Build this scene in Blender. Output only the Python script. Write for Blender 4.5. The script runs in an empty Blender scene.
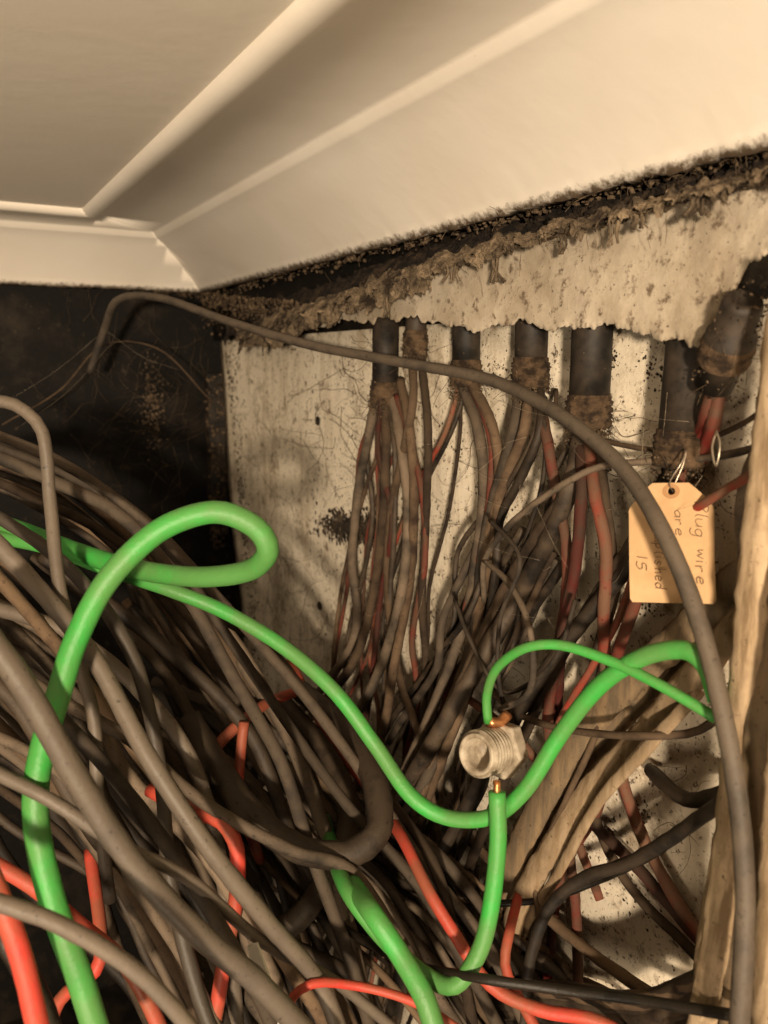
import bpy, bmesh, math, random
from mathutils import Vector, Matrix, noise
random.seed(7)
scene=bpy.context.scene
# ---------------- survey geometry (metres, eye at origin) ----------------
FPX=800.0
PITCH=math.atan(149/800)
F=Vector((0,math.cos(PITCH),-math.sin(PITCH))); U=Vector((0,math.sin(PITCH),math.cos(PITCH))); R=Vector((1,0,0))
def ray(x,y): return R*((x-384)/FPX)+U*(-(y-512)/FPX)+F
def P(x,y,d): return ray(x,y)*d
u=Vector((-.492,.8705,0)).normalized()      # runs along back wall to the corner
n=Vector((-.8705,-.492,0)).normalized()     # out of the back wall into the room
C=P(217,330,1.1); C.z=0
K=n.dot(C); KS=(-u).dot(C)
def W(x,y,off=0):
    r=ray(x,y); return r*((K+off)/n.dot(r))
def S(x,y,off=0):
    r=ray(x,y); return r*((KS+off)/(-u).dot(r))
def FR(a,b,z): return Vector((C.x,C.y,0))+n*a-u*b+Vector((0,0,z))
# ---------------- materials ----------------
def newmat(name):
    m=bpy.data.materials.new(name); m.use_nodes=True
    nt=m.node_tree; b=nt.nodes['Principled BSDF']; return m,nt,b
def noise_n(nt,scale,detail=4,rough=.55,stretch=None):
    tc=nt.nodes.new('ShaderNodeTexCoord'); nz=nt.nodes.new('ShaderNodeTexNoise')
    nz.inputs['Scale'].default_value=scale; nz.inputs['Detail'].default_value=detail; nz.inputs['Roughness'].default_value=rough
    if stretch:
        mp=nt.nodes.new('ShaderNodeMapping'); mp.inputs['Scale'].default_value=stretch
        nt.links.new(tc.outputs['Object'],mp.inputs['Vector']); nt.links.new(mp.outputs['Vector'],nz.inputs['Vector'])
    else: nt.links.new(tc.outputs['Object'],nz.inputs['Vector'])
    return nz.outputs['Fac']
def ramp(nt,fac,p0,p1,c0=(0,0,0,1),c1=(1,1,1,1)):
    r=nt.nodes.new('ShaderNodeValToRGB'); e=r.color_ramp.elements
    e[0].position=p0;e[1].position=p1;e[0].color=c0;e[1].color=c1
    nt.links.new(fac,r.inputs['Fac']); return r.outputs['Color']
def mix(nt,fac,a,b):
    m=nt.nodes.new('ShaderNodeMix'); m.data_type='RGBA'
    for s,v in ((m.inputs[0],fac),(m.inputs[6],a),(m.inputs[7],b)):
        if isinstance(v,(tuple,float,int)): s.default_value=v if not isinstance(v,tuple) else (*v[:3],1)
        else: nt.links.new(v,s)
    return m.outputs[2]
def bump(nt,b,h,strength=.4,dist=.001):
    bp=nt.nodes.new('ShaderNodeBump'); bp.inputs['Strength'].default_value=strength; bp.inputs['Distance'].default_value=dist
    nt.links.new(h,bp.inputs['Height']); nt.links.new(bp.outputs['Normal'],b.inputs['Normal'])
def cable_mat(name,base,dust,amount=.5,rough=.7,scale=60,top=.35,spec=.3,tint=True,streak=None,speck=.60):
    m,nt,b=newmat(name)
    f=noise_n(nt,scale,6,.65); f2=noise_n(nt,scale*.25,3)
    ad=nt.nodes.new('ShaderNodeMath'); ad.operation='MULTIPLY_ADD'; nt.links.new(f2,ad.inputs[0]); ad.inputs[1].default_value=.8; nt.links.new(f,ad.inputs[2])
    g=nt.nodes.new('ShaderNodeNewGeometry'); sx=nt.nodes.new('ShaderNodeSeparateXYZ'); nt.links.new(g.outputs['Normal'],sx.inputs[0])
    ad2=nt.nodes.new('ShaderNodeMath'); ad2.operation='MULTIPLY_ADD'; nt.links.new(sx.outputs['Z'],ad2.inputs[0]); ad2.inputs[1].default_value=top*.5; nt.links.new(ad.outputs[0],ad2.inputs[2])
    c=1.05-amount*.35
    fac=ramp(nt,ad2.outputs[0],max(0,c-.28),min(1,c+.2))
    col=mix(nt,fac,base,dust)
    if tint: # each cable in a loom aged differently: per-island variation
        mp=nt.nodes.new('ShaderNodeMapRange'); nt.links.new(g.outputs['Random Per Island'],mp.inputs[0]); mp.inputs[3].default_value=.3; mp.inputs[4].default_value=1.3
        mm=nt.nodes.new('ShaderNodeVectorMath'); mm.operation='SCALE'; nt.links.new(col,mm.inputs[0]); nt.links.new(mp.outputs[0],mm.inputs['Scale']); col=mm.outputs[0]
    if streak:
        col=mix(nt,ramp(nt,noise_n(nt,170,4,.6,(1,1,.14)),.42,.62),col,streak)
    col=mix(nt,ramp(nt,noise_n(nt,330,5,.7),speck,speck+.1),col,tuple(x*.45 for x in base))
    nt.links.new(col,b.inputs['Base Color']); b.inputs['Roughness'].default_value=rough; b.inputs['Specular IOR Level'].default_value=spec
    bump(nt,b,noise_n(nt,scale*9,5,.7),.4,.0010)
    return m
M={}
M['grey']=cable_mat('dusty_grey_sheath',(.032,.024,.017),(.15,.108,.072),.42,.8)
M['loop']=cable_mat('long_grey_sheath',(.036,.029,.023),(.105,.08,.057),.4,.6,40,.3,.3,False)
M['fg']=cable_mat('smooth_grey_sheath',(.070,.056,.045),(.12,.094,.069),.7,.5,25,.5)
M['dark']=cable_mat('dark_rubber_sheath',(.010,.007,.005),(.055,.038,.024),.3,.6)
M['brown']=cable_mat('brown_cloth_sheath',(.026,.014,.008),(.11,.07,.04),.42,.9)
M['tan']=cable_mat('dusty_tan_sheath',(.13,.085,.048),(.40,.29,.18),.95,.9,36,.35,.2,True,(.20,.135,.075))
M['black']=cable_mat('black_pvc',(.006,.005,.004),(.03,.022,.015),.1,.4)
M['red']=cable_mat('red_pvc',(.56,.042,.03),(.28,.075,.04),.35,.5,30,.1,.3,False,None,.66)
M['mar']=cable_mat('dusty_red_rubber',(.20,.020,.011),(.12,.058,.033),.5,.8,70,.3)
M['green']=cable_mat('green_pvc',(.030,.33,.045),(.08,.23,.055),.3,.45,35,.1,.4,False,None,.68)
def simple(name,c0,c1,scale,rough=.8,bs=.4,bd=.001,p=(.4,.6),metal=0,bscale=None):
    m,nt,b=newmat(name); f=noise_n(nt,scale,6,.6)
    nt.links.new(ramp(nt,f,p[0],p[1],(*c0,1),(*c1,1)),b.inputs['Base Color']); b.inputs['Roughness'].default_value=rough; b.inputs['Metallic'].default_value=metal
    b.inputs['Specular IOR Level'].default_value=.25
    bump(nt,b,noise_n(nt,bscale or scale*4,5,.65),bs,bd); return m
M['conduit']=simple('black_enamel_steel',(.008,.0065,.005),(.045,.032,.022),45,.6,.4,.0005,(.4,.66))
M['rust']=simple('rusty_fitting',(.020,.012,.007),(.10,.062,.034),120,.95,1,.001)
M['debris']=simple('brown_dust_debris',(.022,.014,.008),(.13,.088,.052),120,1,.8,.001)
M['fray']=simple('crumbling_fibreboard',(.030,.020,.012),(.24,.175,.11),60,1,1,.004,(.38,.66))
M['lath']=simple('rotten_lath',(.009,.006,.004),(.06,.038,.022),70,1,1,.004,(.42,.68))
M['stain']=simple('black_grime',(.015,.011,.008),(.08,.056,.036),90,1,.5)
M['web']=simple('cobweb_fibre',(.06,.04,.025),(.18,.125,.075),60,1,.1)
M['webpale']=simple('cobweb_pale',(.2,.15,.1),(.4,.32,.22),60,1,.1)
M['copper']=simple('copper',(.55,.22,.08),(.75,.36,.16),90,.35,.2,metal=.9)
M['plastic']=simple('pale_plastic',(.20,.155,.105),(.42,.35,.26),110,.45,.4,.0005,(.35,.6))
M['tag']=simple('manila_card',(.42,.25,.12),(.56,.36,.19),30,.85,.2,.0003,(.3,.6))
M['ink']=simple('pencil_ink',(.09,.05,.03),(.13,.08,.045),50,.8,.1)
M['ring']=simple('tag_eyelet_reinforcement',(.34,.18,.08),(.44,.25,.11),50,.8,.1)
M['steel']=simple('steel_wire',(.3,.25,.18),(.5,.42,.32),50,.35,.1,metal=.8)
M['white']=simple('white_strip',(.5,.46,.4),(.7,.65,.58),40,.6,.1)
def paint(name,c,cd):
    m,nt,b=newmat(name); f=noise_n(nt,9,4); f2=noise_n(nt,260,3)
    col=mix(nt,ramp(nt,f,.35,.7),c,cd)
    sp=ramp(nt,f2,.76,.82); col=mix(nt,sp,col,(.3,.22,.14))
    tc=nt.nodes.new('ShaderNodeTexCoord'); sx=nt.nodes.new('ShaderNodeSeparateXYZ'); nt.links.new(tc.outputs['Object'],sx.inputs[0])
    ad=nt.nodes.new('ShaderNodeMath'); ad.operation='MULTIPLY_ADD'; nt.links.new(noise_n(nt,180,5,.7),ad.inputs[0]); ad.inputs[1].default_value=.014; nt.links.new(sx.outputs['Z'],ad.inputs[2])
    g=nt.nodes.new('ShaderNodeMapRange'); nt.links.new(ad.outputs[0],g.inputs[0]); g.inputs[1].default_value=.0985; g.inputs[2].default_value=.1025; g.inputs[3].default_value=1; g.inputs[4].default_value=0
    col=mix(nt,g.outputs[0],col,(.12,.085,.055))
    nt.links.new(col,b.inputs['Base Color']); b.inputs['Roughness'].default_value=.5; b.inputs['Specular IOR Level'].default_value=.3
    bump(nt,b,noise_n(nt,60,3),.2,.0012); return m
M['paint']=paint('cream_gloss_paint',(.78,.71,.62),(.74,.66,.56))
M['paint2']=paint('cream_ceiling_paint',(.80,.72,.62),(.76,.68,.57))
m,nt,b=newmat('stained_cream_board'); 
f1=noise_n(nt,7,6,.6); f2=noise_n(nt,55,6,.7); f3=noise_n(nt,30,5,.65,(1,1,.12)); f4=noise_n(nt,420,3,.6); f5=noise_n(nt,150,5,.75); f6=noise_n(nt,12,8,.75)
col=mix(nt,ramp(nt,f1,.35,.65),(.76,.67,.53),(.62,.53,.40))
col=mix(nt,ramp(nt,f3,.52,.72),col,(.44,.35,.24))
col=mix(nt,ramp(nt,f6,.52,.67),col,(.28,.215,.145))
col=mix(nt,ramp(nt,f2,.56,.70),col,(.19,.135,.085))
col=mix(nt,ramp(nt,f5,.58,.66),col,(.09,.062,.04))
col=mix(nt,ramp(nt,f4,.63,.69),col,(.045,.032,.022))
nt.links.new(col,b.inputs['Base Color']); b.inputs['Roughness'].default_value=.8; b.inputs['Specular IOR Level'].default_value=.2
bump(nt,b,f2,.6,.002); M['board']=m
m,nt,b=newmat('torn_cream_lining')
f1=noise_n(nt,18,7,.65); f2=noise_n(nt,110,5,.7); f4=noise_n(nt,420,3,.6)
col=mix(nt,ramp(nt,f1,.4,.62),(.46,.385,.29),(.28,.22,.15)); col=mix(nt,ramp(nt,f2,.55,.66),col,(.13,.09,.055)); col=mix(nt,ramp(nt,f4,.65,.72),col,(.05,.033,.022))  # cream darkened so the colour carries the shade under the broken edge
nt.links.new(col,b.inputs['Base Color']); b.inputs['Roughness'].default_value=.9; bump(nt,b,f2,.5,.0015); M['flap']=m
m,nt,b=newmat('sooty_black_paint')
f1=noise_n(nt,14,7,.7); f2=noise_n(nt,300,4,.7); f3=noise_n(nt,60,6,.75)
col=mix(nt,ramp(nt,f1,.50,.76),(.005,.004,.003),(.032,.023,.015)); col=mix(nt,ramp(nt,f3,.60,.70),col,(.038,.027,.017)); col=mix(nt,ramp(nt,f2,.64,.74),col,(.07,.05,.034))
nt.links.new(col,b.inputs['Base Color']); b.inputs['Roughness'].default_value=.7; b.inputs['Specular IOR Level'].default_value=.15; bump(nt,b,f1,.5,.003); M['soot']=m
# ---------------- mesh helpers ----------------
def obj(name,verts,faces,mat,parent=None,smooth=True,extra=None,fm=None):
    me=bpy.data.meshes.new(name); me.from_pydata([tuple(v) for v in verts],[],faces); me.update()
    o=bpy.data.objects.new(name,me); scene.collection.objects.link(o)
    me.materials.append(M[mat])
    for e in (extra or []): me.materials.append(M[e])
    if fm: me.polygons.foreach_set('material_index',fm)
    if smooth: me.polygons.foreach_set('use_smooth',[True]*len(me.polygons))
    if parent: o.parent=parent
    return o
def empty(name,loc=(0,0,0)):
    o=bpy.data.objects.new(name,None); o.empty_display_size=.02; scene.collection.objects.link(o); return o
def catmull(pts,seg=.006):
    out=[]; p=[pts[0]*2-pts[1]]+list(pts)+[pts[-1]*2-pts[-2]]
    for i in range(1,len(p)-2):
        p0,p1,p2,p3=p[i-1:i+3]; L=(p2-p1).length
        k=max(3,min(24,int(L/seg)))
        m1=(p2-p0); m2=(p3-p1)
        m1=m1.normalized()*min(m1.length*.5,L*1.0) if m1.length>0 else m1
        m2=m2.normalized()*min(m2.length*.5,L*1.0) if m2.length>0 else m2
        for j in range(k):
            t=j/k; t2=t*t;t3=t2*t
            out.append(p1*(2*t3-3*t2+1)+m1*(t3-2*t2+t)+p2*(-2*t3+3*t2)+m2*(t3-t2))
    out.append(pts[-1]); return out
class Bag:
    def __init__(s): s.v=[];s.f=[];s.m=[]
def tube(bag,pts,r,mi=0,sides=10,seg=.006,rough=.04,flat=1.0):
    c=catmull(pts,seg); L=len(c); off=len(bag.v)
    T=(c[1]-c[0]).normalized(); nn=T.orthogonal().normalized(); sd=random.random()*100
    if flat!=1.0: nn=(n-T*n.dot(T)).normalized()
    for i,p in enumerate(c):
        T2=((c[min(i+1,L-1)]-c[max(i-1,0)]))
        T2=T2.normalized() if T2.length>1e-9 else T
        nn=(nn-T2*nn.dot(T2)).normalized(); bb=T2.cross(nn)
        for k in range(sides):
            a=2*math.pi*k/sides; dvec=nn*math.cos(a)*flat+bb*math.sin(a)
            rr=r*(1+rough*2*noise.noise(p*120+Vector((sd,k*.7,0)))) if rough else r
            bag.v.append(p+dvec*rr)
    for i in range(L-1):
        for k in range(sides):
            a=off+i*sides+k; b2=off+i*sides+(k+1)%sides
            bag.f.append((a,b2,b2+sides,a+sides)); bag.m.append(mi)
    bag.f.append(tuple(off+k for k in reversed(range(sides)))); bag.m.append(mi)
    bag.f.append(tuple(off+(L-1)*sides+k for k in range(sides))); bag.m.append(mi)
def cable(name,pts,r,mat,parent=None,**k):
    b=Bag(); tube(b,pts,r,**k); return obj(name,b.v,b.f,mat,parent)
def blob(bag,c,r,mi=0,nrm=None,flat=1.0):
    off=len(bag.v); t=(1+5**.5)/2
    vs=[(-1,t,0),(1,t,0),(-1,-t,0),(1,-t,0),(0,-1,t),(0,1,t),(0,-1,-t),(0,1,-t),(t,0,-1),(t,0,1),(-t,0,-1),(-t,0,1)]
    fs=[(0,11,5),(0,5,1),(0,1,7),(0,7,10),(0,10,11),(1,5,9),(5,11,4),(11,10,2),(10,7,6),(7,1,8),(3,9,4),(3,4,2),(3,2,6),(3,6,8),(3,8,9),(4,9,5),(2,4,11),(6,2,10),(8,6,7),(9,8,1)]
    for v in vs:
        w=Vector(v)/1.9*r*random.uniform(.5,1.4)
        if nrm is not None: w-=nrm*w.dot(nrm)*(1-flat)
        bag.v.append(c+w)
    for f in fs: bag.f.append(tuple(off+i for i in f)); bag.m.append(mi)
def lathe(bag,origin,axis,prof,sides=28,mi=0):
    axis=axis.normalized(); a=axis.orthogonal().normalized(); b2=axis.cross(a); off=len(bag.v)
    for (h,r) in prof:
        for k in range(sides):
            t=2*math.pi*k/sides; bag.v.append(origin+axis*h+(a*math.cos(t)+b2*math.sin(t))*r)
    for i in range(len(prof)-1):
        for k in range(sides):
            p=off+i*sides+k;q=off+i*sides+(k+1)%sides
            bag.f.append((p,q,q+sides,p+sides)); bag.m.append(mi)
def slab(name,a0,a1,b0,b1,z0,z1,mat):
    v=[FR(a,b,z) for a in(a0,a1) for b in (b0,b1) for z in (z0,z1)]
    f=[(0,1,3,2),(4,6,7,5),(0,4,5,1),(2,3,7,6),(0,2,6,4),(1,5,7,3)]
    return obj(name,v,f,mat,smooth=False)
def fibres(bag,posf,cnt,L0,L1,r0,r1,droop=.5):
    for i in range(cnt):
        q=posf(); L=random.uniform(L0,L1); d=Vector((random.gauss(0,.6),random.gauss(0,.6),random.gauss(-droop,.6)))*L
        tube(bag,[q,q+d*.5+Vector((random.gauss(0,L*.15),0,random.gauss(0,L*.15))),q+d],random.uniform(r0,r1),sides=3,seg=.003,rough=0)
# ---------------- room shell ----------------
ZC=.150
slab('wall_back',-.03,-.006,-.03,1.15,-.9,.2,'soot')
slab('wall_left',-.03,1.0,-.03,0,-.9,.2,'soot')
slab('floor',-.03,1.0,-.03,1.15,-.93,-.9,'soot')
slab('ceiling',-.03,1.0,-.03,1.15,ZC+.004,.2,'paint2')
prof=[(.016,.150),(.016,.100),(.022,.092),(.032,.091),(.036,.0965),(.039,.1000),(.060,.118),(.086,.137),(.100,.1445),(.103,.1455),(.106,.150),(.109,.1515),(.180,.152),(.183,.149),(.189,.1472),(.194,.1472),(.198,.149),(.201,.153),(.201,.160)]
v=[];fcs=[]
nseg=260
path=[('s',1.0*(1-i/nseg)) for i in range(nseg)]+[('c',0)]+[('b',1.15*(i+1)/nseg) for i in range(nseg)]
for kind,t in path:
    for j,(o,z) in enumerate(prof):
        if kind=='s': q=FR(max(o,t),o,z)
        elif kind=='c': q=FR(o,o,z)
        else: q=FR(o,max(o,t),z)
        w=noise.noise(q*20)*.0003
        if 1<=j<=3: w+=noise.noise(q*300)*.0018+noise.noise(q*90)*.0014+noise.noise(q*600)*.0012
        if j==4: w+=noise.noise(q*300)*.0010
        v.append(q+Vector((0,0,w)))
np_=len(prof)
for i in range(len(path)-1):
    for j in range(np_-1):
        fcs.append((i*np_+j,(i+1)*np_+j,(i+1)*np_+j+1,i*np_+j+1))
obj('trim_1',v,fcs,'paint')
# board on the back wall
pts=[W(221,330),W(223,370),W(228,440),W(232,520),W(243,600),W(248,690),W(262,790),W(290,1000),W(310,1150)]
NX=60
v=[];fcs=[]
for i,p in enumerate(pts):
    bb=-(u.dot(p-C)); z=p.z
    for k in range(NX+1):
        t=bb+(1.12-bb)*k/NX
        q=FR(.0,t,z); jit=noise.noise(Vector((z*60,3,1)))*.002 if k==0 else 0
        v.append(q+n*(noise.noise(q*14)*.0012)-u*jit)
for i in range(len(pts)-1):
    for k in range(NX):
        a=i*(NX+1)+k; fcs.append((a,a+1,a+NX+2,a+NX+1))
o=obj('backing_board',v,fcs,'board')
sm=o.modifiers.new('thick','SOLIDIFY'); sm.thickness=.005; sm.offset=0
b=Bag()
for x,y in ((318,421),(320,606)):
    c=W(x,y,.0035); lathe(b,c,n,[(0,.0),(.0012,.0030),(.0015,.0042),(0,.0048)],14)
obj('board_hole_discs',b.v,b.f,'conduit')  # dark discs stand in for the shade of round holes in the board
b=Bag()
for i in range(1500):
    x=random.gauss(352,14); y=random.gauss(528,7)+(x-352)*.15
    blob(b,W(x,y,.0032),random.uniform(.0006,.0028),nrm=n,flat=.2)
for i in range(900): # soot creeping onto the edge and around the fans
    y=random.uniform(340,780); x=224+(y-340)*.09+abs(random.gauss(0,5)); blob(b,W(x,y,.0032),random.uniform(.0005,.0022),nrm=n,flat=.2)
for i in range(1100):
    x=random.gauss(380,26); y=random.uniform(400,700); blob(b,W(x,y,.0032),random.uniform(.0002,.0012),nrm=n,flat=.2)
for k in range(34): # splashes of dirt
    cx=random.uniform(240,740); cy=random.uniform(360,1000); s=random.uniform(4,14)
    for i in range(45):
        blob(b,W(cx+random.gauss(0,s),cy+random.gauss(0,s*1.3),.0032),random.uniform(.0002,.0011),nrm=n,flat=.2)
obj('soot_smudge',b.v,b.f,'stain')
slab('trim_2',.0,.022,.0,.018,-.24,-.015,'conduit')
b=Bag()
for i in range(300):
    z=random.uniform(-.26,-.015); blob(b,FR(random.uniform(.0,.024),random.uniform(.012,.022),z),random.uniform(.0008,.0034))
obj('batten_grime',b.v,b.f,'debris')
# ---------------- torn edge outline ----------------
up=[(232,342,.036),(300,318,.040),(400,281,.044),(500,250,.045),(600,223,.045),(700,197,.045),(800,170,.045),(900,140,.045)]
lo=[(262,350,.034),(285,330,.035),(330,324,.036),(380,318,.037),(430,322,.037),(470,328,.038),(520,323,.038),(560,329,.038),(605,325,.038),(650,335,.038),(690,347,.038),(712,335,.038),(728,300,.038),(745,270,.038),(800,215,.038),(900,160,.038)]
def interp(arr,x):
    for i in range(len(arr)-1):
        if x<=arr[i+1][0]:
            t=(x-arr[i][0])/(arr[i+1][0]-arr[i][0]); t=max(0,t)
            return [arr[i][k]+(arr[i+1][k]-arr[i][k])*t for k in range(3)]
    return list(arr[-1])
def ledge(x): return interp(up,x)
# ---------------- conduits ----------------
def conduit(x,y,r,lean=0.0,name='steel_conduit'):
    e=empty(name); base=W(x,y,r+.006); ax=Vector((0,0,1))-u*lean; ax.normalize(); L=(W(x,ledge(x)[1]+14,.038).z-base.z)/ax.z
    b=Bag(); lathe(b,base,ax,[(.004,r*.84),(0,r*.86),(0,r),(L,r),(L,r*.8),(.004,r*.84)])
    obj('pipe',b.v,b.f,'conduit',e)
    b=Bag(); pr=[(-.001,r*.9),(-.002,r*1.10)]
    for i in range(4):
        h=i*.0038; pr+=[(h,r*1.15),(h+.0019,r*1.19),(h+.0026,r*1.08)]
    pr+=[(.0165,r*1.08),(.0170,r)]
    lathe(b,base,ax,pr); obj('bush',b.v,b.f,'rust',e)
    b=Bag()
    for i in range(260):
        a=random.random()*6.28; h=random.gauss(.001,.006) if i<200 else random.uniform(0,L)
        q=base+ax*h+Vector((math.cos(a),math.sin(a),0))*r*(random.uniform(.9,1.2) if i<200 else 1.0); blob(b,q,random.uniform(.0004,.0014) if i<200 else random.uniform(.0002,.0006))
    def pf():
        a=random.random()*6.28; return base+ax*random.gauss(0,.006)+Vector((math.cos(a),math.sin(a),0))*r*1.2
    fibres(b,pf,60,.004,.018,.0001,.0002,.6)
    obj('dust_clumps',b.v,b.f,'debris',e)
conduit(385,402,.0112,.02)
conduit(415,352,.0085,.06)
conduit(466,384,.0100,-.02)
conduit(530,384,.0105)
conduit(588,424,.0118)
conduit(680,462,.0122,.03)
e=empty('cable_gland'); A=W(714,385,.030); B=W(744,300,.046); ax=(B-A)
b=Bag(); L=ax.length
lathe(b,A,ax,[(0,.006),(0,.009),(L*.25,.0095),(L*.3,.0112),(L*.62,.0112),(L*.66,.0088),(L*.95,.0088),(L*1.0,.0080),(L*1.02,.0055),(L*.98,.0045),(L*.98,.0)])
obj('barrel',b.v,b.f,'conduit',e)
b=Bag(); lathe(b,A+ax*.3,ax,[(0,.0113),(.003,.0121),(.006,.0114),(.009,.0122),(.012,.0113)]); obj('ribs',b.v,b.f,'rust',e)
b=Bag()
for i in range(240):
    q=A+ax*random.uniform(0,1.05)+Vector([random.gauss(0,1) for _ in range(3)]).normalized()*.0108; blob(b,q,random.uniform(.0003,.0009))
fibres(b,lambda:A+ax*random.uniform(0,1)+Vector([random.gauss(0,1) for _ in range(3)]).normalized()*.011,60,.004,.012,.0001,.0002)
obj('grime',b.v,b.f,'debris',e)
# ---------------- torn lining flap ----------------
v=[];fcs=[];NXF=420;NYF=16
for i in range(NXF+1):
    x=262+(900-262)*(i/NXF)
    a=interp(up,x); c=interp(lo,x)
    jag=noise.noise(Vector((x*.045,0,0)))*9+noise.noise(Vector((x*.2,5,0)))*5+noise.noise(Vector((x*.8,9,0)))*3
    pu=W(x,a[1],a[2]-.009)
    for j in range(NYF+1):
        t=j/NYF; pl=W(x,c[1]+jag*t**6,c[2]); q=pu.lerp(pl,t)+n*(.0018*noise.noise(Vector((x*.012,t*1.5,3)))+.0006*noise.noise(Vector((x*.05,t*4,1))))
        if t>.9: q+=n*.002*(t-.9)*10*noise.noise(Vector((x*.09,2,2)))
        v.append(q)
for i in range(NXF):
    for j in range(NYF):
        a=i*(NYF+1)+j; fcs.append((a,a+1,a+NYF+2,a+NYF+1))
o=obj('torn_lining_board',v,fcs,'flap'); sm=o.modifiers.new('t','SOLIDIFY'); sm.thickness=.0014
# crumbling broken strip above the lining
def torn(b,x0,x1,dya,dyb,offa,offb,amp,seed,nx=520,ny=16,bulge=.004,rag=1.0):
    off=len(b.v)
    for i in range(nx+1):
        x=x0+(x1-x0)*i/nx; ly=ledge(max(x,232))[1]
        ja=(noise.noise(Vector((x*.035,seed,0)))*9+noise.noise(Vector((x*.12,seed,2)))*7)*rag
        jb=(noise.noise(Vector((x*.03,seed,7)))*14+noise.noise(Vector((x*.11,seed,4)))*11+noise.noise(Vector((x*.4,seed,4)))*5)*rag
        for j in range(ny+1):
            t=j/ny; q=W(x,ly+(dya+ja*(1-t)**2)*(1-t)+(dyb+jb*t*t)*t,offa+(offb-offa)*t+bulge*math.sin(math.pi*t))
            q=q+n*(amp*(noise.noise(q*70+Vector((seed,0,0)))*1.2+.5*noise.noise(q*230)+.35*noise.noise(q*600)))+Vector((0,0,amp*(.6*noise.noise(q*150+Vector((5,5,5)))+.3*noise.noise(q*500))))
            b.v.append(q)
    for i in range(nx):
        for j in range(ny):
            a=off+i*(ny+1)+j; b.f.append((a,a+1,a+ny+2,a+ny+1))
b=Bag()
torn(b,225,870,-26,-3,.010,.034,.0040,4.0,bulge=.001,rag=1.2)
obj('rotten_lath_strip',b.v,b.f,'lath',smooth=False)
b=Bag()
torn(b,236,880,-12,1,.038,.052,.0034,1.0,rag=1.1)
torn(b,240,880,0,3,.052,.036,.0022,3.0,bulge=.001,rag=.6)
torn(b,238,430,-8,16,.040,.050,.0050,8.0,nx=260,rag=.8)
torn(b,290,560,-7,4,.046,.054,.0045,11.0,nx=300,rag=1.3)
torn(b,520,880,-9,-1,.044,.054,.004,15.0,nx=300,rag=1.2)
def lf(): 
    x=random.uniform(236,860); return W(x,ledge(x)[1]+random.uniform(-10,5),.050+random.uniform(-.006,.002))
fibres(b,lf,160,.003,.010,.00008,.00018,.8)
for (x,L) in ((388,18),(497,14),(610,9),(455,8),(330,11),(700,6),(560,8),(352,8),(640,5)): # hanging tatters
    p0=W(x,ledge(x)[1]+2,.052); 
    for k in range(5):
        q=p0+Vector((random.gauss(0,.0015),random.gauss(0,.0015),0)); tube(b,[q,q+Vector((random.gauss(0,.001),0,-L*.0006)),q+Vector((random.gauss(0,.002),0,-L*.0012))],random.uniform(.0003,.0012),sides=5,rough=.5,seg=.002)
obj('crumbling_fibreboard_edge',b.v,b.f,'fray',smooth=False)
b=Bag()
def gapline(x): return 292-.259*(x-200)
for i in range(900):
    x=random.uniform(196,860); g=gapline(x)
    blob(b,W(x,g+abs(random.gauss(0,5)),.012+random.uniform(-.004,.012)),random.uniform(.0006,.0022))
for i in range(800):
    x=random.uniform(5,215); y=262+(x/200)*30+abs(random.gauss(0,3)); blob(b,S(x,y,.006+random.uniform(0,.02)),random.uniform(.0005,.0022))
for i in range(1200):
    x=random.uniform(200,300); y=292+abs(random.gauss(8,12))+ (x-200)*.1; blob(b,W(x,y,.02+random.uniform(-.01,.01)),random.uniform(.0006,.0026))
fibres(b,lambda:(lambda x:W(x,gapline(x)+random.uniform(0,10),.030))(random.uniform(200,860)),120,.003,.009,.0001,.0002,.3)
fibres(b,lambda:(lambda x:S(x,262+(x/200)*30+2,.03))(random.uniform(5,200)),100,.003,.012,.0001,.0002,.5)
obj('crumbled_debris',b.v,b.f,'debris',smooth=False)
slab('dark_gap_backing',-.004,.006,.0,1.12,.03,.11,'soot')  # dark slab added behind the gap, stands in for the shade inside it
# ---------------- wall cables ----------------
def wpts(l,off=.03,dx=0,dy=0): 
    return [W(q[0]+dx,q[1]+dy,(q[2] if len(q)>2 else off)) for q in l]
def dpts(l,dd=0,dx=0,dy=0):
    return [P(q[0]+dx,q[1]+dy,q[2]+dd) for q in l]
wires=Bag(); mats=['grey','brown','dark','mar','tan','black','red']
mi={k:i for i,k in enumerate(mats)}
def wc(l,r,mat,off=.03,flat=1.0,rough=.1,sides=10): tube(wires,wpts(l,off),r,mi[mat],rough=rough,flat=flat,sides=sides)
wc([(376,395,.014),(370,430),(360,480),(352,560),(356,630),(325,685,.05),(280,730,.07),(245,770,.08)],.0042,'grey')
wc([(386,395,.014),(386,450),(383,520),(372,600),(352,665,.05),(300,730,.08),(250,800,.1)],.0042,'brown')
wc([(392,395,.014),(402,450),(408,520),(400,600,.04),(375,680,.05),(330,760,.08),(300,830,.1),(290,900,.1)],.0042,'grey')
wc([(400,380,.014),(410,430),(414,500),(410,580),(395,660,.05),(380,740,.06),(350,800,.08),(320,900,.1)],.0038,'brown')
wc([(412,350,.012),(413,400),(406,440),(390,520),(388,600),(400,680,.04),(420,740,.05),(440,860,.05),(450,1060,.05)],.0034,'brown')
wc([(420,350,.012),(428,430),(426,520),(422,600),(426,680),(415,760,.05),(380,860,.08),(350,1060,.08)],.0032,'brown')
wc([(382,395,.014),(378,450),(392,520),(380,600),(372,680,.04),(360,760),(340,900,.04),(330,1060)],.0026,'mar')
wc([(396,395,.014),(420,480),(425,560),(412,640),(418,700),(400,800),(410,1000)],.0026,'mar')
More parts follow.
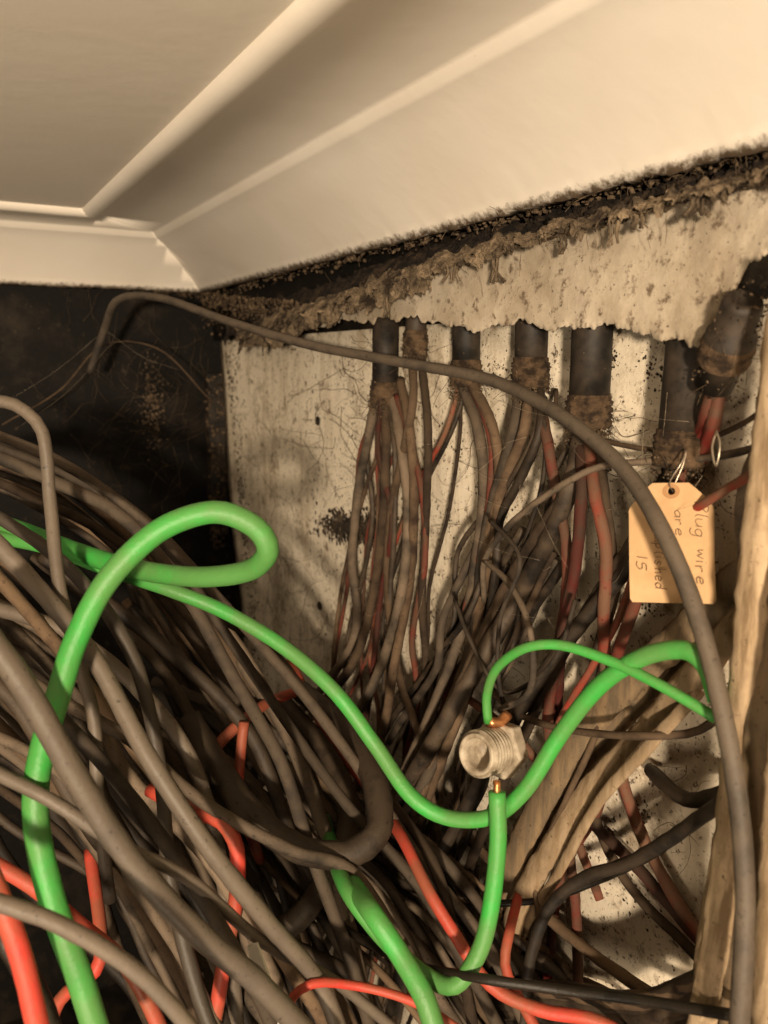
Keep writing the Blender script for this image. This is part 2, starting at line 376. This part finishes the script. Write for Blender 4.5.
wc([(460,380,.014),(478,430),(484,490),(476,560),(465,620),(440,690,.05),(410,760,.07),(370,850,.09),(330,980,.1),(300,1080,.1)],.0038,'grey')
wc([(470,380,.014),(492,425),(500,480),(494,540),(480,600),(466,660),(440,730,.06),(420,800,.08),(370,920,.09),(340,1060,.09)],.0036,'brown')
wc([(468,380,.012),(486,420),(492,450),(487,520),(470,590),(450,680),(430,780),(440,900)],.0026,'mar')
wc([(522,386,.014),(512,440),(494,500),(482,560),(474,640),(450,720,.05),(420,790,.08),(360,880,.1),(300,1000,.1)],.0042,'grey')
wc([(530,386,.014),(524,430),(505,480),(488,540),(478,620),(464,700,.05),(430,790,.07),(400,900,.08),(390,1060,.08)],.0036,'brown')
wc([(536,386,.014),(547,440),(556,490),(566,545),(566,600),(556,660),(548,720,.04),(560,800,.02),(575,900,.02),(580,1060,.03)],.0034,'mar')
wc([(540,386,.014),(540,430),(520,480),(500,520),(496,570),(480,660),(440,760),(380,860)],.0030,'dark')
wc([(578,424,.014),(582,480,.034),(576,560,.036),(562,640,.036),(558,720,.02),(575,800,.012),(640,870,.012),(700,940,.012),(760,1000,.012)],.0036,'mar')
wc([(588,424,.014),(594,490,.034),(606,550,.036),(604,620,.036),(608,700,.015),(628,800,.012),(670,890,.012),(720,960,.012),(780,1020,.012)],.0036,'mar')
wc([(596,424,.014),(605,500),(612,570),(600,640),(582,720,.012),(590,800,.012),(625,880,.012),(700,960,.012),(760,1040,.012)],.003,'brown')
wc([(584,424,.016),(572,480),(548,540),(516,600),(480,660,.05),(440,730,.07),(380,830,.09),(320,930,.1)],.0058,'dark')
wc([(590,430,.016),(568,490),(535,540),(500,600),(460,690,.06),(410,790,.08),(350,900,.09)],.0046,'brown')
wc([(676,462,.014),(655,515),(625,570),(596,605,.035),(560,650,.04),(520,710,.05),(470,800,.06),(420,900,.08),(380,1060,.08)],.0046,'dark')
wc([(672,462,.014),(640,530),(600,590),(570,640),(540,700,.04),(500,790,.05),(460,900,.06),(440,1060,.06)],.0036,'brown')
wc([(684,462,.014),(660,530),(640,590,.04),(622,640,.04),(605,700,.015),(600,800,.012),(560,880,.012),(540,1060,.012)],.0034,'mar')
wc([(714,392,.030),(708,412),(702,430,.02),(690,450,.016)],.0038,'mar')
wc([(720,392,.030),(714,420),(708,440,.02),(702,460,.016)],.0034,'mar')
wc([(800,445,.05),(745,478,.045),(700,506,.035),(660,535),(636,570),(618,620),(590,670),(560,720),(530,800),(500,900)],.0022,'mar')
wc([(800,430,.05),(740,452,.03),(690,460,.02),(640,462,.03),(590,470,.04),(540,500,.05),(510,525,.05),(485,560,.05),(484,600,.04)],.0020,'grey')
wc([(780,400,.03),(730,430,.02),(670,450,.02),(600,440,.02),(560,420,.03),(556,390,.01)],.0014,'brown')
wc([(768,640,.05),(740,690),(700,730,.03),(640,736,.05),(570,730,.05),(520,715,.05),(490,690,.04)],.0022,'brown')
wc([(455,600,.05),(470,640,.06),(500,690,.06),(535,680,.06),(560,650,.06),(575,600,.05)],.0014,'grey')
wc([(484,560,.05),(510,585,.06),(530,630,.07),(530,690,.07),(500,710,.07)],.0019,'grey')
wc([(490,520,.05),(520,560,.07),(500,620,.07),(500,690,.07),(520,740,.05)],.0014,'grey')
wc([(600,900,.012),(560,800,.012),(520,740,.02),(470,700,.03)],.003,'mar')
def tan(l,r): wc(l,r,'tan',flat=.5,rough=.14,sides=14)
tan([(790,545,.035),(740,580,.03),(685,632,.028),(625,685,.030),(575,745,.036),(535,815,.042),(500,890,.05),(470,960,.06),(430,1060,.07)],.0088)
tan([(800,590,.04),(745,620,.035),(690,680,.03),(640,740,.03),(590,790,.036),(550,850,.046),(515,915,.055),(500,1000,.06),(480,1070,.06)],.0078)
tan([(790,560,.016),(730,610,.015),(670,670,.015),(610,730,.018),(565,790,.02),(520,860,.025),(480,950,.03)],.0070)
tan([(700,690,.03),(650,745,.045),(600,800,.045),(560,870,.05),(520,940,.05),(500,1060,.05)],.0034)
tan([(792,250,.06),(776,370,.06),(768,450,.06),(757,540,.06),(748,640,.06),(737,750,.06),(726,860,.065),(712,960,.07),(695,1070,.07)],.0072)
tan([(805,300,.05),(794,400,.05),(782,500,.055),(770,620,.055),(758,740,.06),(748,860,.06),(738,960,.06),(730,1070,.06)],.0072)
tan([(810,480,.06),(795,600,.07),(786,720,.075),(778,850,.075),(770,950,.075),(765,1070,.075)],.0075)
tan([(790,500,.04),(752,590,.04),(738,700,.04),(724,820,.04),(705,930,.045),(690,1050,.05)],.0036)
wc([(760,640,.05),(745,560),(742,500,.04),(760,440,.03)],.003,'grey')
wc([(725,800,.05),(680,832,.04),(630,862,.04),(580,880,.05),(548,910,.06),(530,960,.07),(520,1070,.08)],.0036,'dark')
wc([(740,790,.03),(660,850,.03),(600,880,.03),(540,900,.05),(460,910,.08),(400,960,.09)],.0022,'black')
wc([(650,770,.01),(690,800,.03),(745,785,.02)],.0040,'dark')
wc([(430,800,.03),(480,850,.04),(540,910),(600,960,.03),(680,1010),(780,1050)],.0036,'brown')
for i in range(16):
    dy=random.uniform(-10,40)
    wc([(440,990+dy,.08),(560,1000+dy,.06),(640,1010+dy,.05),(720,985+dy,.05),(820,990+dy,.05)],random.uniform(.003,.0055),random.choice(['dark','brown','dark']))
mouths=[(385,398),(385,398),(466,382),(530,382),(588,422),(588,422),(680,460)]
for i in range(14): # thinner conductors leaving the conduits
    mx,my=random.choice(mouths); mx+=random.uniform(-6,6); o=random.uniform(.015,.03)
    l=[(mx,my,.014)]; x=mx; y=my+50
    while y<1080:
        x+=-random.uniform(0,34)*(1 if x>400 else .3)+random.gauss(0,8); x=max(x,330 if y<700 else 270)
        l.append((x,y,o+max(0,(y-600))*.0001)); y+=random.uniform(55,85)
    wc(l,random.uniform(.0012,.0024),random.choice(['brown','dark','dark','brown','mar']))
for i in range(13):
    x0=random.uniform(440,520); y0=random.uniform(600,690); o=random.uniform(.012,.04)
    l=[(x0+random.uniform(20,70),y0-90,.02),(x0,y0,o)]; x,y=x0,y0+50
    while y<1080:
        x-=random.uniform(5,36)-random.gauss(0,10); l.append((max(x,260),y,o+random.gauss(0,.006))); y+=random.uniform(50,90)
    wc(l,random.uniform(.0018,.0034),random.choice(['brown','dark','grey']))
for i in range(18):
    x0=random.uniform(250,285); y0=random.uniform(730,900); o=random.uniform(.05,.09)
    l=[(x0,y0,o)]; x,y=x0,y0
    while y<1080: x+=random.uniform(40,75); y+=max(8,random.gauss(40,22)); l.append((x,y,o if x<400 else min(o,.06) if x<520 else .012))
    wc(l,random.uniform(.002,.0040),random.choice(['brown','grey','dark','dark']))
obj('old_wiring_loom',wires.v,wires.f,mats[0],extra=mats[1:],fm=wires.m)
# ---------------- foreground bundle (left) ----------------
fg=Bag(); mats2=['fg','grey','dark','brown','black','red']; m2={k:i for i,k in enumerate(mats2)}
def fc(l,r,mat,**k): tube(fg,dpts(l),r,m2[mat],rough=.05,**k)
fc([(-40,600,.34),(20,680,.35),(75,775,.36),(130,860,.37),(200,935,.38),(260,985,.39),(330,1060,.40)],.0057,'fg')
fc([(-40,505,.42),(40,590,.42),(95,660,.42),(150,760,.41),(210,850,.41),(270,925,.42),(320,985,.43),(350,1060,.43)],.0048,'fg')
fc([(-30,445,.50),(50,480,.50),(120,515,.50),(180,585,.50),(235,680,.50),(280,760,.49),(310,850,.49),(350,960,.49),(380,1060,.48)],.0042,'grey')
fc([(-30,425,.56),(60,462,.56),(150,525,.56),(220,600,.56),(300,690,.54),(360,770,.53),(420,860,.51),(490,950,.49),(540,1060,.48)],.0038,'grey')
fc([(-30,400,.44),(15,405,.44),(42,432,.44),(50,500,.44),(60,590,.43),(80,665,.43),(94,720,.43),(98,800,.43),(110,900,.45)],.0036,'fg')
fc([(-30,760,.36),(50,800,.36),(120,845,.37),(190,880,.40),(260,940,.42),(340,985,.44),(430,1060,.46)],.0032,'fg')
fc([(-40,890,.30),(60,925,.31),(140,975,.32),(210,1050,.33)],.0034,'fg')
fc([(-30,640,.46),(60,700,.46),(130,740,.46),(200,800,.46),(290,850,.46),(350,870,.47),(400,940,.48),(480,1060,.48)],.0036,'grey')
fc([(-30,470,.58),(100,530,.58),(190,600,.58),(270,650,.58),(330,730,.57),(390,800,.55),(440,880,.50),(480,1060,.5)],.0036,'brown')
fc([(-30,500,.48),(60,560,.47),(130,650,.46),(160,770,.45),(170,880,.43),(200,1000,.42),(230,1070,.41)],.0040,'fg')
fc([(40,700,.42),(100,760,.42),(170,850,.41),(240,960,.40),(290,1060,.40)],.0038,'grey')
fc([(-30,600,.5),(80,640,.5),(180,740,.5),(220,860,.5),(240,1060,.5)],.0048,'fg')
fc([(300,690,.66),(345,730,.58),(374,780,.52),(378,830,.49),(345,855,.48),(290,845,.48),(240,800,.50),(190,720,.55)],.0086,'dark')
fc([(280,700,.66),(330,760,.6),(350,820,.55),(320,890,.53),(280,930,.53),(200,940,.53)],.008,'dark')
fc([(0,930,.36),(40,1000,.36),(60,1060,.36)],.005,'black')
fc([(300,900,.56),(400,960,.46),(480,978,.41),(560,990,.40),(640,1000,.38),(760,1020,.34),(820,1030,.33)],.0026,'black')
fc([(240,660,.6),(290,740,.57),(330,850,.54),(360,980,.5),(380,1060,.5)],.0050,'grey')
def bundle(g,cnt,jit,rr,mt,dj=.03):
    for i in range(cnt):
        ox=random.gauss(0,jit);oy=random.gauss(0,jit);od=random.gauss(0,dj)
        l=[(q[0]+ox+random.gauss(0,jit*.35),q[1]+oy+random.gauss(0,jit*.35),q[2]+od) for q in g]
        fc(l,random.uniform(*rr),random.choice(mt))
bundle([(-50,450,.62),(60,490,.62),(150,560,.62),(220,650,.61),(280,740,.60),(340,820,.57),(420,900,.54),(500,1060,.52)],9,14,(.0026,.0042),['grey','brown','grey'])
bundle([(-50,560,.56),(70,650,.56),(150,760,.55),(220,870,.54),(290,960,.52),(350,1080,.52)],12,36,(.0030,.005),['grey','brown','dark','dark'])
bundle([(-50,700,.5),(40,780,.5),(110,870,.5),(170,960,.5),(220,1080,.5)],10,34,(.0030,.005),['grey','brown','dark','dark'])
bundle([(-50,640,.75),(60,730,.75),(150,840,.72),(230,950,.70),(300,1090,.70)],14,50,(.005,.008),['dark','dark','dark'],.03)
bundle([(150,740,.64),(260,800,.60),(340,880,.58),(430,940,.54),(540,1080,.50)],11,28,(.0026,.0046),['grey','brown','dark'],.015)
bundle([(120,600,.68),(180,720,.66),(240,850,.62),(280,960,.6),(300,1090,.6)],8,24,(.0026,.0045),['brown','dark'],.02)
obj('grey_cable_bundle',fg.v,fg.f,mats2[0],extra=mats2[1:],fm=fg.m)
cable('looped_grey_cable',dpts([(90,372,.93),(104,330,.90),(118,300,.86),(160,298,.82),(230,322,.76),(310,345,.69),(400,362,.60),(490,380,.52),(560,415,.45),(620,465,.40),(662,530,.365),(697,615,.348),(722,710,.335),(738,800,.328),(745,890,.325),(742,980,.32),(735,1080,.32)]),.0040,'loop',sides=14)
cable('thin_stray_wire',dpts([(2,425,.9),(60,390,.92),(104,345,.95),(160,350,.98),(210,400,1.0)]),.0009,'brown')
# ---------------- red cables ----------------
def rc(l,r): return cable('red_cable',dpts(l),r,'red',sides=14,rough=.02)
rc([(-30,830,.33),(0,900,.33),(22,960,.33),(45,1060,.33)],.0046)
rc([(-30,850,.42),(30,885,.42),(80,925,.42),(130,970,.42),(175,1060,.42)],.0040)
rc([(150,790,.49),(195,812,.47),(222,822,.46),(237,850,.46),(236,900,.46),(226,950,.46),(218,1000,.46),(205,1070,.46)],.0044)
rc([(205,765,.54),(218,745,.54),(238,725,.55),(266,704,.58),(300,690,.64)],.0040)
rc([(244,722,.54),(240,760,.54),(239,800,.54),(260,860,.58)],.0036)
rc([(290,660,.68),(330,740,.62),(370,790,.57),(402,838,.50),(428,890,.47),(452,930,.46),(490,985,.45),(540,1010,.44),(600,1022,.43),(660,1060,.42)],.0036)
rc([(520,890,.52),(510,930,.47),(505,965,.46),(520,1000,.45),(560,1070,.43)],.0030)
rc([(90,850,.52),(100,960,.48),(60,1000,.48),(40,1060,.48)],.0040)
rc([(250,1070,.42),(300,990,.42),(350,985,.43),(420,1005,.43),(500,1060,.43)],.0024)
# ---------------- green cables ----------------
def gc(l,r,parent=None,name='green_earth_wire'): return cable(name,dpts(l),r,'green',parent,sides=18,rough=.012,seg=.004)
gc([(110,1075,.36),(82,985,.36),(52,900,.36),(36,820,.365),(40,760,.37),(60,690,.38),(76,640,.385),(108,580,.39),(160,530,.395),(215,512,.40),(255,527,.405),(268,550,.41),(250,570,.425),(200,577,.44),(140,570,.46),(80,553,.49),(20,530,.51),(-40,510,.53)],.0058)
gc([(-40,530,.52),(50,548,.50),(110,570,.49),(165,588,.48),(225,612,.48),(285,648,.475),(335,692,.465),(375,745,.46),(410,795,.45),(445,817,.445),(490,817,.435),(525,790,.425),(560,735,.415),(600,685,.395),(645,656,.375),(685,650,.36),(706,666,.352),(718,700,.35)],.0044)
gc([(488,722,.45),(487,695,.445),(497,668,.43),(525,648,.41),(560,645,.40),(610,661,.385),(660,685,.368),(716,718,.352)],.0026)
g=gc([(497,792,.42),(498,840,.42),(492,900,.42),(480,950,.42),(455,985,.42),(425,975,.43),(385,940,.44),(350,895,.45),(335,860,.49),(325,820,.60)],.0046)
b=Bag(); tube(b,dpts([(497,781,.42),(497,794,.42)]),.0020,sides=8); obj('copper_core',b.v,b.f,'copper',g)
gc([(335,860,.52),(370,910,.43),(400,955,.42),(425,1000,.41),(445,1070,.40)],.0056)
# ---------------- plastic gland nut ----------------
e=empty('plastic_cable_gland')
o0=P(500,748,.458); ax=(P(463,758,.430)-o0).normalized()
a=ax.orthogonal().normalized(); b2=ax.cross(a); b=Bag()
rings=[(-.005,.008),(-.005,.0155),(-.004,.0172),(.005,.0172),(.006,.0158),(.006,.010)]
for h,r in rings: b.v+=[o0+ax*h+(a*math.cos(2*math.pi*k/6+.3)+b2*math.sin(2*math.pi*k/6+.3))*r for k in range(6)]
for i in range(len(rings)-1):
    for k in range(6):
        p=i*6+k;q=i*6+(k+1)%6; b.f.append((p,q,q+6,p+6))
b.f.append(tuple(range(5,-1,-1)))
hx=obj('hex_flange',b.v,b.f,'plastic',e,smooth=False); bv=hx.modifiers.new('b','BEVEL'); bv.width=.0008; bv.segments=2
b=Bag(); pr=[(.005,.0125)]
for i in range(6):
    h=.0065+i*.0029; pr+=[(h,.0112),(h+.0007,.0131),(h+.0014,.0131),(h+.0021,.0112)]
pr+=[(.0245,.0114),(.0249,.0108),(.0245,.0088),(.020,.0083),(.010,.0077),(.009,0)]
lathe(b,o0,ax,pr,36); obj('threaded_barrel',b.v,b.f,'plastic',e)
b=Bag(); lathe(b,o0,ax,[(-.004,.0115),(-.010,.0112),(-.013,.009),(-.014,.005),(-.014,0)],24); obj('dome_cap',b.v,b.f,'plastic',e)
b=Bag(); tube(b,dpts([(488,722,.45),(500,722,.452),(508,714,.455)]),.0030,sides=10); obj('copper_tail',b.v,b.f,'copper',e)
# ---------------- manila tag ----------------
tg=empty('paper_tag')
TLp=P(637,490,.405);TRp=P(720,484,.382);BLp=P(631,602,.402)
X=(TRp-TLp); wd=X.length; X.normalize(); Y=(TLp-BLp); Y=(Y-X*Y.dot(X)); ht=Y.length; Y.normalize(); Z=X.cross(Y)
org=BLp
def TG(x,y,z=0): return org+X*(x*wd)+Y*(y*ht)+Z*(z+.0016*math.sin(x*3.0)+.0010*math.sin(y*4+1))
out=[(0.03,0),(1.0,-.01),(1.03,.02),(1.03,.80),(1.0,.86),(.82,.99),(.76,1.03),(.32,1.05),(.22,1.0),(.03,.86),(0,.82),(0,.03)]
hole=[(.55+.045*math.cos(-t*math.pi/12),.965+.045*.73*math.sin(-t*math.pi/12)) for t in range(24)]
bm=bmesh.new()
def loop(l,n_=1):
    vs=[]
    for i in range(len(l)):
        x0,y0=l[i];x1,y1=l[(i+1)%len(l)]
        for k in range(n_): vs.append(bm.verts.new((x0+(x1-x0)*k/n_,y0+(y1-y0)*k/n_,0)))
    return [bm.edges.new((vs[i],vs[(i+1)%len(vs)])) for i in range(len(vs))]
es=loop(out,6)+loop(hole)
bmesh.ops.triangle_fill(bm,edges=es,use_beauty=True)
for vv in bm.verts: vv.co=TG(vv.co.x,vv.co.y)
me=bpy.data.meshes.new('card'); bm.to_mesh(me); bm.free(); me.materials.append(M['tag'])
co=bpy.data.objects.new('card',me); scene.collection.objects.link(co); co.parent=tg
sm=co.modifiers.new('t','SOLIDIFY'); sm.thickness=.0005; sm.offset=0
b=Bag(); cN=48
for r in (.052,.105):
    for t in range(cN):
        a_=t*2*math.pi/cN; b.v.append(TG(.55+r*math.cos(a_),.965+r*.62*math.sin(a_),.0006))
for t in range(cN): b.f.append((t,(t+1)%cN,cN+(t+1)%cN,cN+t))
obj('eyelet_patch',b.v,b.f,'ring',tg)
G={'P':[[(0,0),(.05,1)],[(0,.95),(.3,1.05),(.5,.85),(.3,.6),(.05,.5)]],'l':[[(.15,1),(.1,.2),(.2,0)]],'u':[[(0,.5),(.02,.1),(.2,0),(.38,.2),(.4,.5),(.4,0)]],
'g':[[(.4,.45),(.2,.52),(.02,.3),(.15,.02),(.38,.15),(.4,.5),(.38,-.25),(.2,-.4),(0,-.3)]],'w':[[(0,.5),(.08,.05),(.22,.4),(.35,.05),(.48,.5)]],'i':[[(.1,.5),(.12,0)],[(.12,.7),(.13,.74)]],
'r':[[(0,.5),(.05,0)],[(.05,.35),(.2,.5),(.32,.45)]],'e':[[(.05,.25),(.36,.32),(.3,.5),(.1,.45),(.02,.2),(.15,0),(.38,.08)]],'a':[[(.38,.45),(.18,.5),(.02,.25),(.14,.02),(.34,.15),(.38,.5),(.4,.0)]],
'c':[[(.35,.42),(.2,.5),(.03,.3),(.1,.05),(.35,.08)]],'o':[[(.2,.5),(.03,.3),(.15,.0),(.36,.2),(.3,.45),(.18,.5)]],'m':[[(0,.5),(.04,0)],[(.04,.35),(.16,.5),(.22,.0)],[(.22,.35),(.36,.5),(.42,0)]],
'p':[[(0,.5),(.05,-.4)],[(.02,.4),(.22,.52),(.36,.3),(.22,.02),(.04,.1)]],'s':[[(.32,.45),(.12,.5),(.08,.32),(.28,.18),(.2,0),(0,.05)]],'h':[[(0,1),(.04,0)],[(.04,.3),(.2,.5),(.3,.35),(.32,0)]],
'd':[[(.36,.4),(.15,.48),(.02,.2),(.18,0),(.36,.15)],[(.38,1),(.4,0)]],'n':[[(0,.5),(.04,0)],[(.04,.3),(.2,.5),(.3,.35),(.32,0)]],'t':[[(.18,.85),(.14,.1),(.26,0)],[(.0,.55),(.34,.6)]],
'1':[[(.1,1),(.12,0)]],'5':[[(.4,1),(.1,.98),(.06,.6),(.3,.6),(.38,.3),(.2,0),(0,.1)]]}
b=Bag()
def write(txt,x,y0,sx,sy):
    cy=y0
    for ch in txt:
        dx=random.uniform(-.012,.012)
        if ch!=' ':
            for st in G[ch]:
                pts=[TG(x+dx+q[1]*sx,cy-q[0]*sy-q[1]*sy*.12,.0005) for q in st]
                if len(pts)>1: tube(b,pts,.00018,sides=5,seg=.0008,rough=0)
        cy-=sy*(.56 if ch not in 'il1' else .36)*random.uniform(.92,1.08)
write('Plug wire',.82,.86,.15,.155)
write('are con',.58,.80,.13,.15)
write('accomplished',.33,.86,.14,.118)
write('15',.10,.42,.13,.17)
obj('handwriting',b.v,b.f,'ink',tg)
b=Bag(); h=TG(.55,.965)
tube(b,[h-Z*.003,h+Z*.003+Y*.004,P(682,462,.388),P(686,450,.395),P(684,462,.395),h-Z*.003+Y*.002],.0004,sides=6,seg=.002)
tube(b,[P(716,430,.365),P(720,445,.36),P(716,466,.362),P(712,448,.365),P(716,432,.367)],.0005,sides=6,seg=.002)
obj('tie_wire',b.v,b.f,'steel',tg)
v=[P(247,948,.41),P(257,945,.41),P(292,1040,.395),P(273,1045,.395)]
o=obj('white_plastic_strip',v+[q+F*.003 for q in v],[(0,1,2,3),(7,6,5,4),(0,4,5,1),(1,5,6,2),(2,6,7,3),(3,7,4,0)],'white',smooth=False)
# ---------------- cobwebs ----------------
b=Bag()
for i in range(280):
    x=random.choice([random.gauss(360,30),random.uniform(235,440),random.uniform(430,760)]); y=random.uniform(335,700) if x<440 else random.uniform(330,900)
    l=[];a_=random.gauss(1.3,.8); st=random.uniform(5,16)
    for k in range(random.randint(3,6)):
        l.append(W(x,y,.004+random.uniform(0,.008))); a_+=random.gauss(0,.45); x+=math.cos(a_)*st; y+=math.sin(a_)*st
    tube(b,l,random.uniform(.00008,.00026),sides=3,seg=.005,rough=0)
for i in range(110):
    x=random.gauss(150,35);y=random.gauss(400,50); l=[];a_=random.random()*6.28
    for k in range(4): l.append(S(min(x,208),y,.005+random.uniform(0,.02))); a_+=random.gauss(0,.4); x+=math.cos(a_)*14; y+=math.sin(a_)*14
    tube(b,l,random.uniform(.00008,.0002),sides=3,seg=.006,rough=0)
for i in range(900):
    x=random.uniform(225,760); y=random.uniform(335,1000); blob(b,W(x,y,.0032),random.uniform(.0002,.0008),nrm=n,flat=.4)
for i in range(300):
    x=random.gauss(152,6); y=random.gauss(405,24); blob(b,S(x,y,.003),random.uniform(.0004,.0018),nrm=u,flat=.3)
obj('cobwebs_and_dust',b.v,b.f,'web')
b=Bag()
for (p,q,sg) in [((0,405,.9),(105,330,.92),6),((15,430,.7),(110,345,.9),8),((105,330,.9),(180,370,.95),8)]:
    A=P(*p);B=P(*q); tube(b,[A,(A+B)/2+Vector((0,0,-sg*.001)),B],.00010,sides=4,rough=0)
for i in range(40):
    x=random.uniform(340,700); y=random.uniform(400,680); A=W(x,y,.035); B=W(x+random.gauss(0,45),y+random.gauss(0,30),.035+random.uniform(-.02,.01)); tube(b,[A,(A+B)/2+Vector((0,0,-.003)),B],.00009,sides=3,rough=0)
obj('cobweb_strands',b.v,b.f,'webpale')
# ---------------- light ----------------
def area(name,loc,tgt,size,power,col):
    l=bpy.data.lights.new(name,'AREA'); l.size=size; l.energy=power; l.color=col
    o=bpy.data.objects.new(name,l); scene.collection.objects.link(o); o.location=loc
    o.rotation_euler=(Vector(tgt)-Vector(loc)).to_track_quat('-Z','Y').to_euler()
area('room_lamp',(-.02,-.95,-.02),(.0,.5,.0),.08,36,(1,.82,.605))
area('ceiling_fill',(-.30,-.45,-.60),(-.15,.40,.15),.25,4.5,(1,.81,.59))  # added fill with no real source, brightens ceiling and coving from below
w=bpy.data.worlds.new('w'); scene.world=w; w.use_nodes=True
w.node_tree.nodes['Background'].inputs[0].default_value=(1,.82,.62,1); w.node_tree.nodes['Background'].inputs[1].default_value=.04
# ---------------- camera ----------------
cam=bpy.data.cameras.new('cam'); co=bpy.data.objects.new('camera',cam); scene.collection.objects.link(co)
cam.sensor_fit='VERTICAL'; cam.sensor_height=36; cam.lens=800/1024*36; cam.clip_start=.01
co.rotation_euler=(math.pi/2-PITCH,0,0)
cam.dof.use_dof=True; cam.dof.focus_distance=.50; cam.dof.aperture_fstop=9
scene.camera=co
scene.view_settings.view_transform='Standard'
